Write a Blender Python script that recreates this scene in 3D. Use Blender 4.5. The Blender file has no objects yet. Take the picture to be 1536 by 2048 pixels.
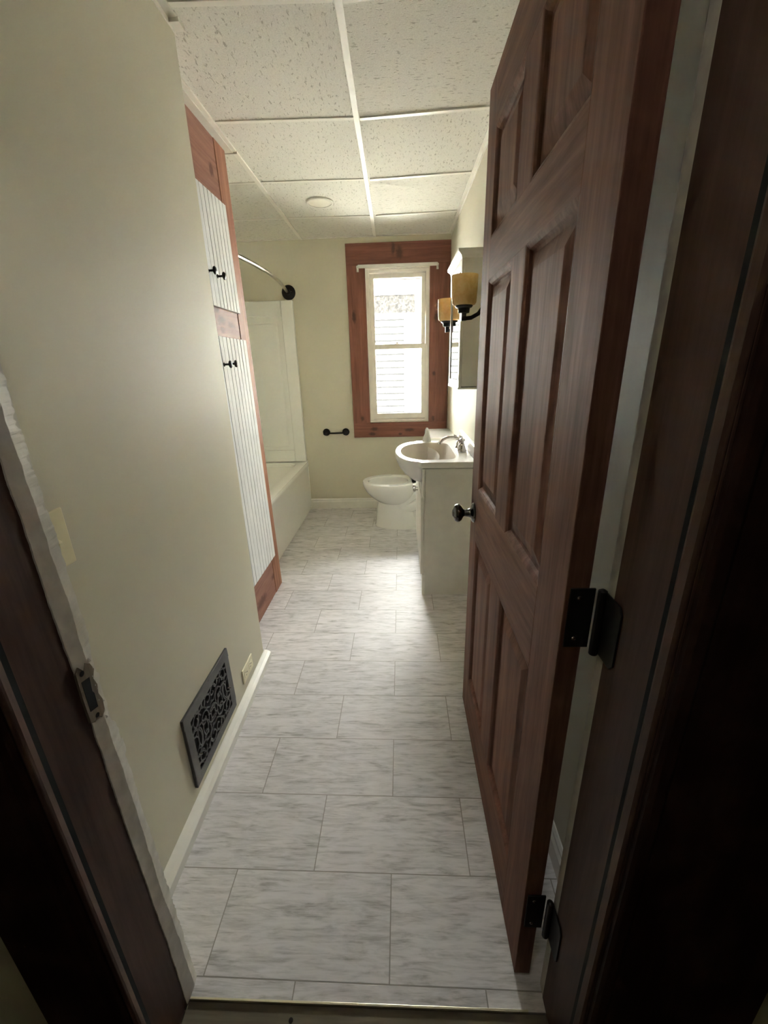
import bpy, bmesh, math, random
from mathutils import Vector, Matrix
random.seed(7)
PI = math.pi
S = bpy.context.scene
C = S.collection

# ------------------------------------------------------------------ camera
F_PX = 833.5
pitch, yaw, roll = .338245, -.045834, -.027251
cy_, sy_, cp_, sp_ = math.cos(yaw), math.sin(yaw), math.cos(pitch), math.sin(pitch)
fwd = Vector((sy_*cp_, cy_*cp_, -sp_)); rt = Vector((cy_, -sy_, 0)); up = rt.cross(fwd)
rt2 = math.cos(roll)*rt + math.sin(roll)*up
up2 = -math.sin(roll)*rt + math.cos(roll)*up
cd = bpy.data.cameras.new('camera'); cam = bpy.data.objects.new('camera', cd); C.objects.link(cam)
M = Matrix((rt2, up2, -fwd)).transposed().to_4x4(); M.translation = Vector((0, 0, 1.34))
cam.matrix_world = M
cd.sensor_fit = 'VERTICAL'; cd.sensor_height = 36; cd.lens = F_PX/2048*36
cd.clip_start = .02
S.camera = cam

# ------------------------------------------------------------------ light
S.view_settings.view_transform = 'Standard'; S.view_settings.look = 'None'
S.view_settings.gamma = 1; S.view_settings.use_curve_mapping = False
S.view_settings.exposure = 1.65
W = bpy.data.worlds.new('sky'); S.world = W; W.use_nodes = True
wn = W.node_tree.nodes; bg = wn['Background']
bg.inputs[0].default_value = (1.0, .985, .955, 1); bg.inputs[1].default_value = 32.0
sd = bpy.data.lights.new('sun', 'SUN'); sun = bpy.data.objects.new('sun', sd); C.objects.link(sun)
sd.energy = 20; sd.angle = math.radians(2); sd.color = (1, .97, .92)
sun.rotation_euler = (math.radians(42), 0, math.radians(-12))
pd = bpy.data.lights.new('window_daylight_portal', 'AREA'); por = bpy.data.objects.new('window_daylight_portal', pd); C.objects.link(por)
pd.shape = 'RECTANGLE'; pd.size = .56; pd.size_y = 1.28; pd.cycles.is_portal = True
por.location = (-.013, 4.09, 1.47); por.rotation_euler = (math.radians(-90), 0, 0)
hl = bpy.data.lights.new('added_hall_fill', 'AREA'); hlo = bpy.data.objects.new('added_hall_fill', hl); C.objects.link(hlo)
hl.shape = 'DISK'; hl.size = .14; hl.energy = .65; hl.color = (1, .93, .82); hlo.location = (-.1, .05, 2.32)  # fill light added at the hall ceiling to lift the near floor
S.cycles.max_bounces = 16; S.cycles.diffuse_bounces = 10; S.cycles.glossy_bounces = 5
S.cycles.transmission_bounces = 6; S.cycles.transparent_max_bounces = 8
S.cycles.sample_clamp_indirect = 12
S.cycles.caustics_reflective = False; S.cycles.caustics_refractive = False
S.cycles.use_denoising = True

# ------------------------------------------------------------------ node helpers
class NT:
    def __init__(s, name):
        s.m = bpy.data.materials.new(name); s.m.use_nodes = True
        s.t = s.m.node_tree; s.n = s.t.nodes; s.b = s.n['Principled BSDF']
    def new(s, typ, **kw):
        n = s.n.new(typ)
        for k, v in kw.items(): setattr(n, k, v)
        return n
    def link(s, a, b): s.t.links.new(a, b)
    def put(s, v, sock):
        if hasattr(v, 'is_output') or isinstance(v, bpy.types.NodeSocket): s.link(v, sock)
        else: sock.default_value = v
    def math(s, op, a, b=0.0, c=None):
        n = s.new('ShaderNodeMath', operation=op); s.put(a, n.inputs[0]); s.put(b, n.inputs[1])
        if c is not None: s.put(c, n.inputs[2])
        return n.outputs[0]
    def coord(s, kind='Object'): return s.new('ShaderNodeTexCoord').outputs[kind]
    def mapping(s, vec, scale=(1, 1, 1), loc=(0, 0, 0), rot=(0, 0, 0)):
        n = s.new('ShaderNodeMapping'); s.link(vec, n.inputs[0])
        n.inputs['Scale'].default_value = scale; n.inputs['Location'].default_value = loc; n.inputs['Rotation'].default_value = rot
        return n.outputs[0]
    def noise(s, vec, scale=5, detail=3, rough=.5, dist=0.0):
        n = s.new('ShaderNodeTexNoise'); s.link(vec, n.inputs['Vector'])
        n.inputs['Scale'].default_value = scale; n.inputs['Detail'].default_value = detail
        n.inputs['Roughness'].default_value = rough; n.inputs['Distortion'].default_value = dist
        return n.outputs['Fac']
    def ramp(s, fac, stops):
        n = s.new('ShaderNodeValToRGB'); s.link(fac, n.inputs[0])
        e = n.color_ramp.elements
        while len(e) > 1: e.remove(e[-1])
        e[0].position = stops[0][0]; e[0].color = col(stops[0][1])
        for p, c in stops[1:]:
            x = e.new(p); x.color = col(c)
        return n.outputs[0]
    def mix(s, f, a, b, mode='MIX'):
        n = s.new('ShaderNodeMix', data_type='RGBA', blend_type=mode); s.put(f, n.inputs[0])
        s.put(col(a) if isinstance(a, tuple) else a, n.inputs[6]); s.put(col(b) if isinstance(b, tuple) else b, n.inputs[7])
        return n.outputs[2]
    def bump(s, h, strength=.2, dist=.002):
        n = s.new('ShaderNodeBump'); n.inputs['Strength'].default_value = strength; n.inputs['Distance'].default_value = dist
        s.link(h, n.inputs['Height']); s.link(n.outputs[0], s.b.inputs['Normal'])
    def base(s, v): s.put(col(v) if isinstance(v, tuple) else v, s.b.inputs['Base Color'])
    def set(s, **kw):
        for k, v in kw.items(): s.b.inputs[k.replace('_', ' ')].default_value = v
def col(c):
    if isinstance(c, (int, float)): return (c, c, c, 1)
    return tuple(c) if len(c) == 4 else (*c, 1)

def plain(name, c, rough=.5, metal=0.0, var=.04, scale=14, bump=0.0, bscale=300, coat=0.0):
    t = NT(name); co = t.coord()
    n = t.noise(co, scale, 3)
    lo = tuple(x*(1-var) for x in c); hi = tuple(min(1, x*(1+var)) for x in c)
    t.base(t.ramp(n, [(.3, lo), (.7, hi)])); t.set(Roughness=rough, Metallic=metal)
    if coat: t.b.inputs['Coat Weight'].default_value = coat; t.b.inputs['Coat Roughness'].default_value = .08
    if bump: t.bump(t.noise(co, bscale, 2), bump, .001)
    return t.m

def wood(name, dark, light, axis='z', rough=.42, knots=0.0, knotcol=None, scale=1.0, coat=.15, spots=(), spec=.2):
    t = NT(name); co = t.coord()
    info = t.new('ShaderNodeObjectInfo')
    va = t.new('ShaderNodeVectorMath', operation='ADD'); t.link(co, va.inputs[0])
    cmb = t.new('ShaderNodeCombineXYZ')
    for i in range(3): t.link(t.math('MULTIPLY', info.outputs['Random'], 7.3+3*i), cmb.inputs[i])
    t.link(cmb.outputs[0], va.inputs[1]); co = va.outputs[0]
    sc = {'z': (1, 1, .07), 'y': (1, .07, 1), 'x': (.07, 1, 1)}[axis]
    a = t.noise(t.mapping(co, sc), 28*scale, 4, .6, .6)
    b = t.noise(t.mapping(co, sc), 140*scale, 3, .6)
    g = t.math('ADD', t.math('MULTIPLY', a, .7), t.math('MULTIPLY', b, .3))
    c = t.ramp(g, [(.34, dark), (.52, tuple((x+y)/2 for x, y in zip(dark, light))), (.68, light)])
    if knots:
        sk = {'z': (1, 1, .55), 'y': (1, .55, 1), 'x': (.55, 1, 1)}[axis]
        v = t.new('ShaderNodeTexVoronoi'); v.inputs['Scale'].default_value = knots
        wob = t.new('ShaderNodeVectorMath', operation='ADD')
        nz = t.new('ShaderNodeTexNoise'); nz.inputs['Scale'].default_value = 18; t.link(co, nz.inputs['Vector'])
        sc2 = t.new('ShaderNodeVectorMath', operation='SCALE'); t.link(nz.outputs['Color'], sc2.inputs[0]); sc2.inputs['Scale'].default_value = .05
        t.link(t.mapping(co, sk), wob.inputs[0]); t.link(sc2.outputs[0], wob.inputs[1]); t.link(wob.outputs[0], v.inputs['Vector'])
        k = t.ramp(v.outputs['Distance'], [(.05, 1), (.12, .6), (.2, 0)])
        c = t.mix(k, c, knotcol or tuple(x*.3 for x in dark))
    if spots:
        raw = t.new('ShaderNodeTexCoord').outputs['Object']; tot = None
        wz = t.math('MULTIPLY', t.math('SUBTRACT', t.noise(raw, 45, 3), .5), .022)
        for (px, py, pz, rx_, rz_) in spots:
            mp = t.new('ShaderNodeVectorMath', operation='SUBTRACT'); t.link(raw, mp.inputs[0]); mp.inputs[1].default_value = (px, py, pz)
            mq = t.new('ShaderNodeVectorMath', operation='MULTIPLY'); t.link(mp.outputs[0], mq.inputs[0])
            mq.inputs[1].default_value = ((.02/rx_, 0, .02/rz_) if axis != 'y' and rx_ > 0 else (0, .02/abs(rx_), .02/rz_))
            ln = t.new('ShaderNodeVectorMath', operation='LENGTH'); t.link(mq.outputs[0], ln.inputs[0])
            k = t.math('MULTIPLY_ADD', t.math('ADD', ln.outputs['Value'], wz), -70.0, 1.7)
            k = t.math('MINIMUM', t.math('MAXIMUM', k, 0.0), 1.0)
            tot = k if tot is None else t.math('MAXIMUM', tot, k)
        c = t.mix(t.math('MULTIPLY', tot, .72), c, knotcol or tuple(x*.3 for x in dark))
    t.base(c); t.set(Roughness=rough); t.b.inputs['Coat Weight'].default_value = coat; t.b.inputs['Coat Roughness'].default_value = .25
    t.b.inputs['Specular IOR Level'].default_value = spec
    t.bump(b, .12, .001)
    return t.m

# wall paint
def paint(name, c, var=.025):
    t = NT(name); co = t.coord()
    n = t.noise(co, 2.2, 3)
    t.base(t.ramp(n, [(.3, tuple(x*(1-var) for x in c)), (.7, tuple(x*(1+var) for x in c))]))
    t.set(Roughness=.55); t.b.inputs['Specular IOR Level'].default_value = .38
    t.bump(t.noise(co, 260, 3, .6), .16, .001)
    return t.m
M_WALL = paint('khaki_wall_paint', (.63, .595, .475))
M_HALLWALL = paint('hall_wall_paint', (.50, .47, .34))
M_TRIM = plain('white_trim_paint', (.78, .77, .72), .32, bump=.1)
M_JAMBPAINT = plain('cream_worn_paint', (.62, .59, .53), .45, var=.12, scale=30, bump=.3, bscale=90)
M_CREAM = plain('cream_plastic', (.80, .74, .52), .32)
M_WHITE = plain('white_glazed_ceramic', (.84, .84, .80), .08, coat=.6, var=.01)
M_ACRYL = plain('white_acrylic', (.87, .87, .82), .16, coat=.4, var=.01)
M_MARBLE = plain('white_cultured_marble', (.80, .78, .745), .26, coat=.25, var=.01)
M_BASIN = plain('beige_tinted_marble_bowl', (.56, .50, .44), .35, coat=.1, var=.01)
M_VAN = plain('white_laminate', (.80, .785, .73), .4)
M_VANDARK = plain('dark_gap_laminate', (.06, .05, .04), .7)
M_BEAD = plain('white_beadboard_paint', (.76, .77, .78), .55)
M_BEAD.node_tree.nodes['Principled BSDF'].inputs['Specular IOR Level'].default_value = .10
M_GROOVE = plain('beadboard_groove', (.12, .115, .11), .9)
M_VINYL = plain('white_vinyl', (.82, .78, .72), .35)
M_CHROME = plain('chrome', (.60, .57, .56), .10, metal=1, var=.01)
M_BRONZE = plain('oil_rubbed_bronze', (.028, .024, .022), .38, metal=.6, var=.3)
M_BLACKMET = plain('black_metal', (.012, .011, .010), .42, metal=.3, var=.2)
M_KNOB = plain('black_porcelain_knob', (.010, .012, .010), .12, coat=.6)
M_IRON = plain('dark_grey_painted_iron', (.065, .062, .062), .45, var=.15, scale=60, bump=.2)
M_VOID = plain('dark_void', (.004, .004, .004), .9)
M_RODMET = plain('brushed_nickel_rod', (.42, .37, .30), .3, metal=1)
M_DOOR = wood('dark_stained_door_wood', (.108, .048, .032), (.235, .112, .078), 'z', .6, coat=0, spec=.12)
M_DOORH = wood('dark_stained_door_wood_rail', (.108, .048, .032), (.23, .112, .078), 'y', .6, coat=0, spec=.12)
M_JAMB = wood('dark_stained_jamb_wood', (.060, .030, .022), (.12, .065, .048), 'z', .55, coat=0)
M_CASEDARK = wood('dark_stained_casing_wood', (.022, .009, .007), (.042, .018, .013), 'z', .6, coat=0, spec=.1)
RD, RL = (.15, .055, .038), (.29, .120, .083)
M_PINEZ = wood('red_stained_pine', RD, RL, 'z', .5, 0, (.035, .018, .014), spots=[(-.386, 0, 1.029, .018, .05), (.317, 0, 1.009, .018, .04), (-.349, 0, .17, .016, .028), (.303, 0, .156, .014, .028), (.307, 0, .55, .018, .022)])
M_PINEX = wood('red_stained_pine_crosswise', RD, RL, 'x', .5, 0, (.035, .018, .014), spots=[(.010, 0, 1.50, .030, .05), (-.04, 0, 1.53, .016, .05), (.086, 0, .057, .045, .018), (-.261, 0, .024, .035, .018), (-.24, 0, .07, .04, .02), (.0, 0, .02, .02, .012)])
CDK, CLT = (.22, .095, .062), (.40, .20, .13)
M_CPINEZ = wood('stained_pine_upright', CDK, CLT, 'z', .5, 0, (.09, .035, .022), coat=0, spec=.05, spots=[(-.306, 0, 1.72, -.012, .03), (-.36, 0, 1.207, -.012, .02), (-.25, 0, .9, -.012, .02)])
M_CPINEY = wood('stained_pine_rail', (.18, .08, .06), (.37, .19, .14), 'y', .45, 0, (.08, .03, .022), .7, coat=0, spec=.04, spots=[(0, -.005, 1.60, -.035, .02), (0, .035, 1.556, -.05, .022), (0, .036, 1.514, -.03, .018), (0, .15, 1.545, -.05, .015), (0, -.1, 1.54, -.05, .03), (0, .252, .122, -.05, .02), (0, 0, .09, -.09, .03), (0, .18, 2.179, -.025, .03)])
M_THRESH = wood('dark_worn_threshold_wood', (.10, .085, .06), (.20, .17, .125), 'x', .6)
M_HALLFLOOR = wood('hall_floor_wood', (.06, .035, .022), (.13, .075, .05), 'x', .4)
M_METALEDGE = plain('pale_brass_edge', (.75, .72, .55), .3, metal=.7)

# floor tile material
def floor_mat():
    t = NT('grey_streaked_floor_tile'); co = t.new('ShaderNodeTexCoord').outputs['Object']
    sp = t.new('ShaderNodeSeparateXYZ'); t.link(co, sp.inputs[0])
    H, Wd = .2216, .4365
    yy = t.math('DIVIDE', t.math('SUBTRACT', t.math('ADD', sp.outputs[1], t.math('MULTIPLY', sp.outputs[0], .006)), .540), H)
    row = t.math('FLOOR', yy); fy = t.math('SUBTRACT', yy, row)
    par = t.math('FLOORED_MODULO', row, 2.0)
    xx = t.math('DIVIDE', t.math('ADD', t.math('SUBTRACT', sp.outputs[0], -.042), t.math('MULTIPLY', par, Wd*.5)), Wd)
    cl = t.math('FLOOR', xx); fx = t.math('SUBTRACT', xx, cl)
    dx = t.math('MULTIPLY', t.math('MINIMUM', fx, t.math('SUBTRACT', 1.0, fx)), Wd)
    dy = t.math('MULTIPLY', t.math('MINIMUM', fy, t.math('SUBTRACT', 1.0, fy)), H)
    d = t.math('MINIMUM', dx, dy)
    grout = t.ramp(t.math('MULTIPLY', d, 100), [(.0, 1), (.10, 1), (.17, 0)])
    cell = t.new('ShaderNodeCombineXYZ'); t.link(row, cell.inputs[0]); t.link(cl, cell.inputs[1])
    wnz = t.new('ShaderNodeTexWhiteNoise'); t.link(cell.outputs[0], wnz.inputs['Vector'])
    off = t.new('ShaderNodeVectorMath', operation='MULTIPLY_ADD')
    t.link(wnz.outputs['Color'], off.inputs[0]); off.inputs[1].default_value = (9, 9, 9); t.link(co, off.inputs[2])
    v1 = t.mapping(off.outputs[0], (4.5, 22, 1)); v2 = t.mapping(off.outputs[0], (11, 110, 1))
    a = t.noise(v1, 1.6, 4, .6, 1.2); b = t.noise(v2, 1.3, 4, .62, .8)
    g = t.math('ADD', t.math('MULTIPLY', a, .55), t.math('MULTIPLY', b, .45))
    c = t.ramp(g, [(.35, (.39, .38, .385)), (.45, (.62, .607, .62)), (.54, (.76, .743, .765)), (.66, (.83, .812, .84))])
    tint = t.ramp(wnz.outputs['Value'], [(0, (.93, .93, .93)), (1, (1.03, 1.02, 1.01))])
    c = t.mix(1.0, c, tint, 'MULTIPLY')
    c = t.mix(grout, c, (.32, .305, .285))
    t.base(c); t.set(Roughness=.46); t.b.inputs['Specular IOR Level'].default_value = .36
    h = t.math('SUBTRACT', t.math('MULTIPLY', b, .15), grout)
    t.bump(h, .35, .0015)
    return t.m
M_FLOOR = floor_mat()

def ceil_mat():
    t = NT('fissured_ceiling_tile'); co = t.coord()
    info = t.new('ShaderNodeObjectInfo'); rnd = info.outputs['Random']
    sw = t.math('GREATER_THAN', rnd, .5)
    off = t.new('ShaderNodeVectorMath', operation='ADD'); t.link(co, off.inputs[0])
    cb = t.new('ShaderNodeCombineXYZ'); t.link(t.math('MULTIPLY', rnd, 31.0), cb.inputs[0]); t.link(t.math('MULTIPLY', rnd, 17.0), cb.inputs[1]); t.link(cb.outputs[0], off.inputs[1])
    a = t.noise(t.mapping(off.outputs[0], (42, 125, 60)), 1.0, 2, .55, .5)
    b = t.noise(t.mapping(off.outputs[0], (125, 42, 60)), 1.0, 2, .55, .5)
    fis = t.math('ADD', t.math('MULTIPLY', a, t.math('SUBTRACT', 1.0, sw)), t.math('MULTIPLY', b, sw))
    mask = t.ramp(fis, [(.27, .9), (.34, .6), (.40, 0)])
    fine = t.noise(off.outputs[0], 240, 3, .6)
    c = t.mix(mask, t.ramp(fine, [(.35, (.63, .61, .55)), (.65, (.74, .72, .655))]), (.36, .34, .28))
    t.base(c); t.set(Roughness=.85)
    t.bump(t.math('SUBTRACT', t.math('MULTIPLY', fine, .4), mask), .5, .002)
    return t.m
M_CEIL = ceil_mat()
M_GRID = plain('white_ceiling_grid', (.76, .73, .66), .4)
M_SOFFIT = plain('smooth_white_ceiling_strip', (.66, .64, .57), .6)

def glass_mat(name, rough=0.0):
    t = NT(name)
    tr = t.new('ShaderNodeBsdfTransparent'); tr.inputs[0].default_value = (.94, .96, .95, 1)
    gl = t.new('ShaderNodeBsdfGlossy'); gl.inputs['Roughness'].default_value = .02
    fr = t.new('ShaderNodeFresnel'); fr.inputs[0].default_value = 1.45
    mx = t.new('ShaderNodeMixShader'); t.link(fr.outputs[0], mx.inputs[0]); t.link(tr.outputs[0], mx.inputs[1]); t.link(gl.outputs[0], mx.inputs[2])
    t.link(mx.outputs[0], t.n['Material Output'].inputs[0]); t.n.remove(t.b)
    return t.m
M_GLASS = glass_mat('window_glass')
M_MIRROR = plain('mirror_glass', (.93, .94, .93), .01, metal=1, var=0)
def amber():
    t = NT('amber_alabaster_glass'); co = t.coord()
    n = t.noise(co, 30, 4, .6, .4)
    c = t.ramp(n, [(.3, (.72, .52, .22)), (.5, (.80, .62, .31)), (.7, (.85, .70, .42))])
    t.base(c); t.set(Roughness=.35)
    t.b.inputs['Coat Weight'].default_value = .3
    tl = t.new('ShaderNodeBsdfTranslucent'); t.link(c, tl.inputs[0])
    mx = t.new('ShaderNodeMixShader'); mx.inputs[0].default_value = .5
    t.link(t.b.outputs[0], mx.inputs[1]); t.link(tl.outputs[0], mx.inputs[2]); t.link(mx.outputs[0], t.n['Material Output'].inputs[0])
    return t.m
M_AMBER = amber()
M_SIDING = plain('pale_house_siding', (.74, .74, .72), .9)
M_SIDING.node_tree.nodes['Principled BSDF'].inputs['Specular IOR Level'].default_value = .1
def mottled():
    t = NT('mottled_shingle_and_reflection'); co = t.coord()
    n = t.noise(co, 24, 5, .7, 1)
    t.base(t.ramp(n, [(.3, (.006, .006, .006)), (.5, (.013, .0122, .0115)), (.7, (.028, .025, .022))])); t.set(Roughness=1); t.b.inputs['Specular IOR Level'].default_value = 0
    return t.m
M_MOTTLED = mottled()
M_GROUND = plain('pale_gravel_ground', (.45, .43, .38), .9, var=.2, scale=30)
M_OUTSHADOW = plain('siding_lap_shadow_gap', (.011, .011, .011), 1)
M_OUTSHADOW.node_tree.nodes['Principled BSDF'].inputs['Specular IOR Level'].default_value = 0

# ------------------------------------------------------------------ mesh helpers
class MB:
    def __init__(s): s.v = []; s.f = []
    def add(s, vs, fs):
        o = len(s.v); s.v += [tuple(p) for p in vs]; s.f += [tuple(i+o for i in f) for f in fs]; return s
    def hexa(s, b, t):  # bottom 4 (ccw), top 4
        return s.add(list(b)+list(t), [(3, 2, 1, 0), (4, 5, 6, 7), (0, 1, 5, 4), (1, 2, 6, 5), (2, 3, 7, 6), (3, 0, 4, 7)])
    def box(s, x0, x1, y0, y1, z0, z1):
        x0, x1 = sorted((x0, x1)); y0, y1 = sorted((y0, y1)); z0, z1 = sorted((z0, z1))
        return s.hexa([(x0, y0, z0), (x1, y0, z0), (x1, y1, z0), (x0, y1, z0)], [(x0, y0, z1), (x1, y0, z1), (x1, y1, z1), (x0, y1, z1)])
    def prism(s, poly, ax, a, b):  # poly in the two other axes (cyclic order), extruded along ax
        def P(p, t):
            return {'x': (t, p[0], p[1]), 'y': (p[0], t, p[1]), 'z': (p[0], p[1], t)}[ax]
        n = len(poly); vs = [P(p, a) for p in poly]+[P(p, b) for p in poly]
        fs = [tuple(range(n)), tuple(range(2*n-1, n-1, -1))]+[(i, i+n, (i+1) % n+n, (i+1) % n) for i in range(n)]
        return s.add(vs, fs)
    def loft(s, rings, cap0=True, cap1=True):
        n = len(rings[0]); vs = [p for r in rings for p in r]; fs = []
        for k in range(len(rings)-1):
            for i in range(n):
                j = (i+1) % n; fs.append((k*n+i, k*n+j, (k+1)*n+j, (k+1)*n+i))
        if cap0: fs.append(tuple(range(n-1, -1, -1)))
        if cap1: fs.append(tuple(range((len(rings)-1)*n, len(rings)*n)))
        return s.add(vs, fs)
    def tube(s, path, r, n=12, flat=None):
        path = [Vector(p) for p in path]; rs = r if isinstance(r, (list, tuple)) else [r]*len(path)
        rings = []; prev = None
        for i, p in enumerate(path):
            d = (path[min(i+1, len(path)-1)]-path[max(i-1, 0)]).normalized()
            if prev is None:
                a = Vector((0, 0, 1)) if abs(d.z) < .9 else Vector((1, 0, 0))
                u = d.cross(a).normalized()
            else: u = (prev-d*prev.dot(d)).normalized()
            prev = u; w = d.cross(u)
            rings.append([tuple(p+(u*math.cos(2*PI*k/n)+w*math.sin(2*PI*k/n))*rs[i]) for k in range(n)])
        return s.loft(rings)
    def lathe(s, prof, org, axis=(0, 0, 1), n=32, sq=1.0):
        ax = Vector(axis).normalized(); a = Vector((0, 0, 1)) if abs(ax.z) < .9 else Vector((1, 0, 0))
        u = ax.cross(a).normalized(); w = ax.cross(u); org = Vector(org)
        rings = [[tuple(org+ax*h+(u*math.cos(2*PI*k/n)+w*math.sin(2*PI*k/n))*max(r, 1e-5)) for k in range(n)] for r, h in prof]
        return s.loft(rings)
    def build(s, name, mat, parent=None, bevel=0.0, smooth=False, sub=0, seg=2):
        me = bpy.data.meshes.new(name)
        if parent is not None: L = world_loc(parent)
        else:
            xs = [p[0] for p in s.v]; ys = [p[1] for p in s.v]; zs = [p[2] for p in s.v]
            L = Vector(((min(xs)+max(xs))/2, (min(ys)+max(ys))/2, min(zs)))
        me.from_pydata([tuple(Vector(p)-L) for p in s.v], [], s.f)
        bm = bmesh.new(); bm.from_mesh(me); bmesh.ops.remove_doubles(bm, verts=bm.verts, dist=1e-6)
        bmesh.ops.recalc_face_normals(bm, faces=bm.faces); bm.to_mesh(me); bm.free()
        me.materials.append(mat)
        o = bpy.data.objects.new(name, me); C.objects.link(o)
        if parent is not None: o.parent = parent
        else: o.location = L
        if smooth:
            for p in me.polygons: p.use_smooth = True
            try: me.set_sharp_from_angle(angle=math.radians(38))
            except Exception: pass
        if bevel:
            b = o.modifiers.new('bevel', 'BEVEL'); b.width = bevel; b.segments = seg; b.limit_method = 'ANGLE'; b.angle_limit = math.radians(40)
        if sub:
            b = o.modifiers.new('sub', 'SUBSURF'); b.levels = sub; b.render_levels = sub
        return o
def world_loc(o):
    L = Vector((0, 0, 0))
    while o is not None: L += o.location; o = o.parent
    return L
def tag(o, label, cat, group=None, kind=None):
    if label: o['label'] = label
    if cat: o['category'] = cat
    if group: o['group'] = group
    if kind: o['kind'] = kind
    return o
def thing(name, loc, label, cat, group=None, kind=None):
    o = bpy.data.objects.new(name, None); C.objects.link(o); o.location = loc; o.empty_display_size = .05
    return tag(o, label, cat, group, kind)
def struct(o, label, cat): return tag(o, label, cat, kind='structure')
def Bx(*a): return MB().box(*a)
def ell(cx, cy, a, b, z, n=48, ef=2.0, eb=2.0):
    r = []
    for k in range(n):
        t = 2*PI*k/n; c, s_ = math.cos(t), math.sin(t); e = eb if c > 0 else ef
        r.append((cx+a*math.copysign(abs(c)**(2/e), c), cy+b*math.copysign(abs(s_)**(2/e), s_), z))
    return r

# ================================================================== SETTING
XL, XR, YB, ZC = -.675, .427, 3.95, 2.335
YF0, YF1 = .392, .53       # hall-side and bathroom-side faces of the doorway wall
AX = -1.70                 # far side of tub alcove
struct(Bx(AX-.1, XR+.1, .506, YB+.1, -.05, 0).build('floor', M_FLOOR), 'pale grey streaked rectangular floor tiles running from the doorway to the far wall', 'floor')
# the floor shader expects world coordinates
fl = bpy.data.objects['floor']
L = fl.location.copy(); fl.data.transform(Matrix.Translation(L)); fl.location = (0, 0, 0)

struct(Bx(-2.2, 2.2, -1.9, YB+.2, -.16, -.065).build('sky_leak_block', M_HALLWALL), 'unseen slab added under the floors against sky leaks', 'floor')  # added below the floors so no sky light leaks in at the doorway
struct(Bx(-1.5, 1.5, -1.6, .468, -.06, -.012).build('floor_hall', M_HALLFLOOR), 'dark wooden hall floor in front of the doorway', 'floor')
struct(Bx(-1.5, 1.5, -1.6, YF0, ZC, ZC+.05).build('ceiling_hall', M_HALLWALL), 'unlit ceiling of the hall outside the doorway', 'ceiling')

# near left wall block (its far end is the outside corner before the linen cupboard)
w = MB().hexa([(AX, YF1, -.02), (-.664, YF1, -.02), (-.683, 1.665, -.02), (AX, 1.665, -.02)], [(AX, YF1, ZC), (-.664, YF1, ZC), (-.672, 1.65, ZC), (AX, 1.65, ZC)])
struct(w.build('wall_left', M_WALL), 'khaki painted near left wall with an iron grille, an outlet and a switch', 'wall')
struct(Bx(AX-.1, AX, 1.60, YB+.1, -.02, ZC).build('wall_alcove', M_WALL), 'khaki wall behind the bathtub alcove', 'wall')
struct(Bx(XR, XR+.1, YF1, YB+.1, -.02, ZC).build('wall_right', M_WALL), 'khaki right wall behind the open door, vanity and toilet', 'wall')
# back wall with window hole
WX0, WX1, WZ0, WZ1 = -.285, .255, .842, 2.105
bw = MB()
bw.box(AX, WX0, YB, YB+.14, -.02, ZC).box(WX1, XR, YB, YB+.14, -.02, ZC).box(WX0, WX1, YB, YB+.14, -.02, WZ0).box(WX0, WX1, YB, YB+.14, WZ1, ZC)
struct(bw.build('wall_back', M_WALL), 'khaki far wall with the window and paper holder', 'wall')
# doorway wall
OX0, OX1, OZ = -.515, .32, 2.05
fw = MB().box(-1.5, OX0, YF0, YF1, -.02, ZC).box(OX1, 1.5, YF0, YF1, -.02, ZC).box(OX0, OX1, YF0, YF1, OZ, ZC)
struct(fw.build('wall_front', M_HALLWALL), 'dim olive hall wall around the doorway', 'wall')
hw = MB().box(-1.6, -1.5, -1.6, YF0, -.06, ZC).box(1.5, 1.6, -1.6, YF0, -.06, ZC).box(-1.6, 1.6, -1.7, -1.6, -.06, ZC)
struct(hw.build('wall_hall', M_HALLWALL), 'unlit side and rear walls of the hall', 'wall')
# outer roof slab keeps sky out above the grid ceiling
struct(Bx(-1.9, 1.7, -1.7, YB+.2, ZC+.06, ZC+.16).build('ceiling_slab', M_HALLWALL), 'structural slab above the hung ceiling', 'ceiling')

# ---------------------------------------------------------------- hung ceiling
ce = thing('ceiling', (0, 0, ZC), 'white hung ceiling of fissured square tiles in a metal grid', 'ceiling', kind='structure')
def yl(k, side):
    base = [.39, .985, 1.60, 2.215, 2.835, 3.447, 3.95][k]
    return base+{'L': -.012 if 0 < k < 6 else 0, 'm': .012 if 0 < k < 6 else 0, 'n': .016 if 0 < k < 6 else 0, 'R': -.022 if 0 < k < 6 else 0}[side]
rx = lambda y: -.166-.0125*(y-1.6)        # main runner, a little out of square
lx = lambda y: -.783-.008*(y-1.6)
for k in range(6):
    if k >= 1:
        for sd_, (xa, xb) in {'R': (rx, lambda y: XR), 'L': (lx, rx), 'A': (lambda y: AX, lx)}.items():
            ya0, ya1 = (yl(k, 'n'), yl(k+1, 'n')) if sd_ == 'R' else (yl(k, 'L'), yl(k+1, 'L'))
            yb0, yb1 = (yl(k, 'R'), yl(k+1, 'R')) if sd_ == 'R' else ((yl(k, 'm'), yl(k+1, 'm')) if sd_ == 'L' else (yl(k, 'L'), yl(k+1, 'L')))
            a0, a1, b0, b1 = xa(ya0), xa(ya1), xb(yb0), xb(yb1)
            if k == 1: ya0 = yb0 = YF1 if True else ya0
            MB().hexa([(a0, ya0, ZC+.003), (b0, yb0, ZC+.003), (b1, yb1, ZC+.003), (a1, ya1, ZC+.003)], [(a0, ya0, ZC+.02), (b0, yb0, ZC+.02), (b1, yb1, ZC+.02), (a1, ya1, ZC+.02)]).build('ceiling_tile', M_CEIL, ce)
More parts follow.
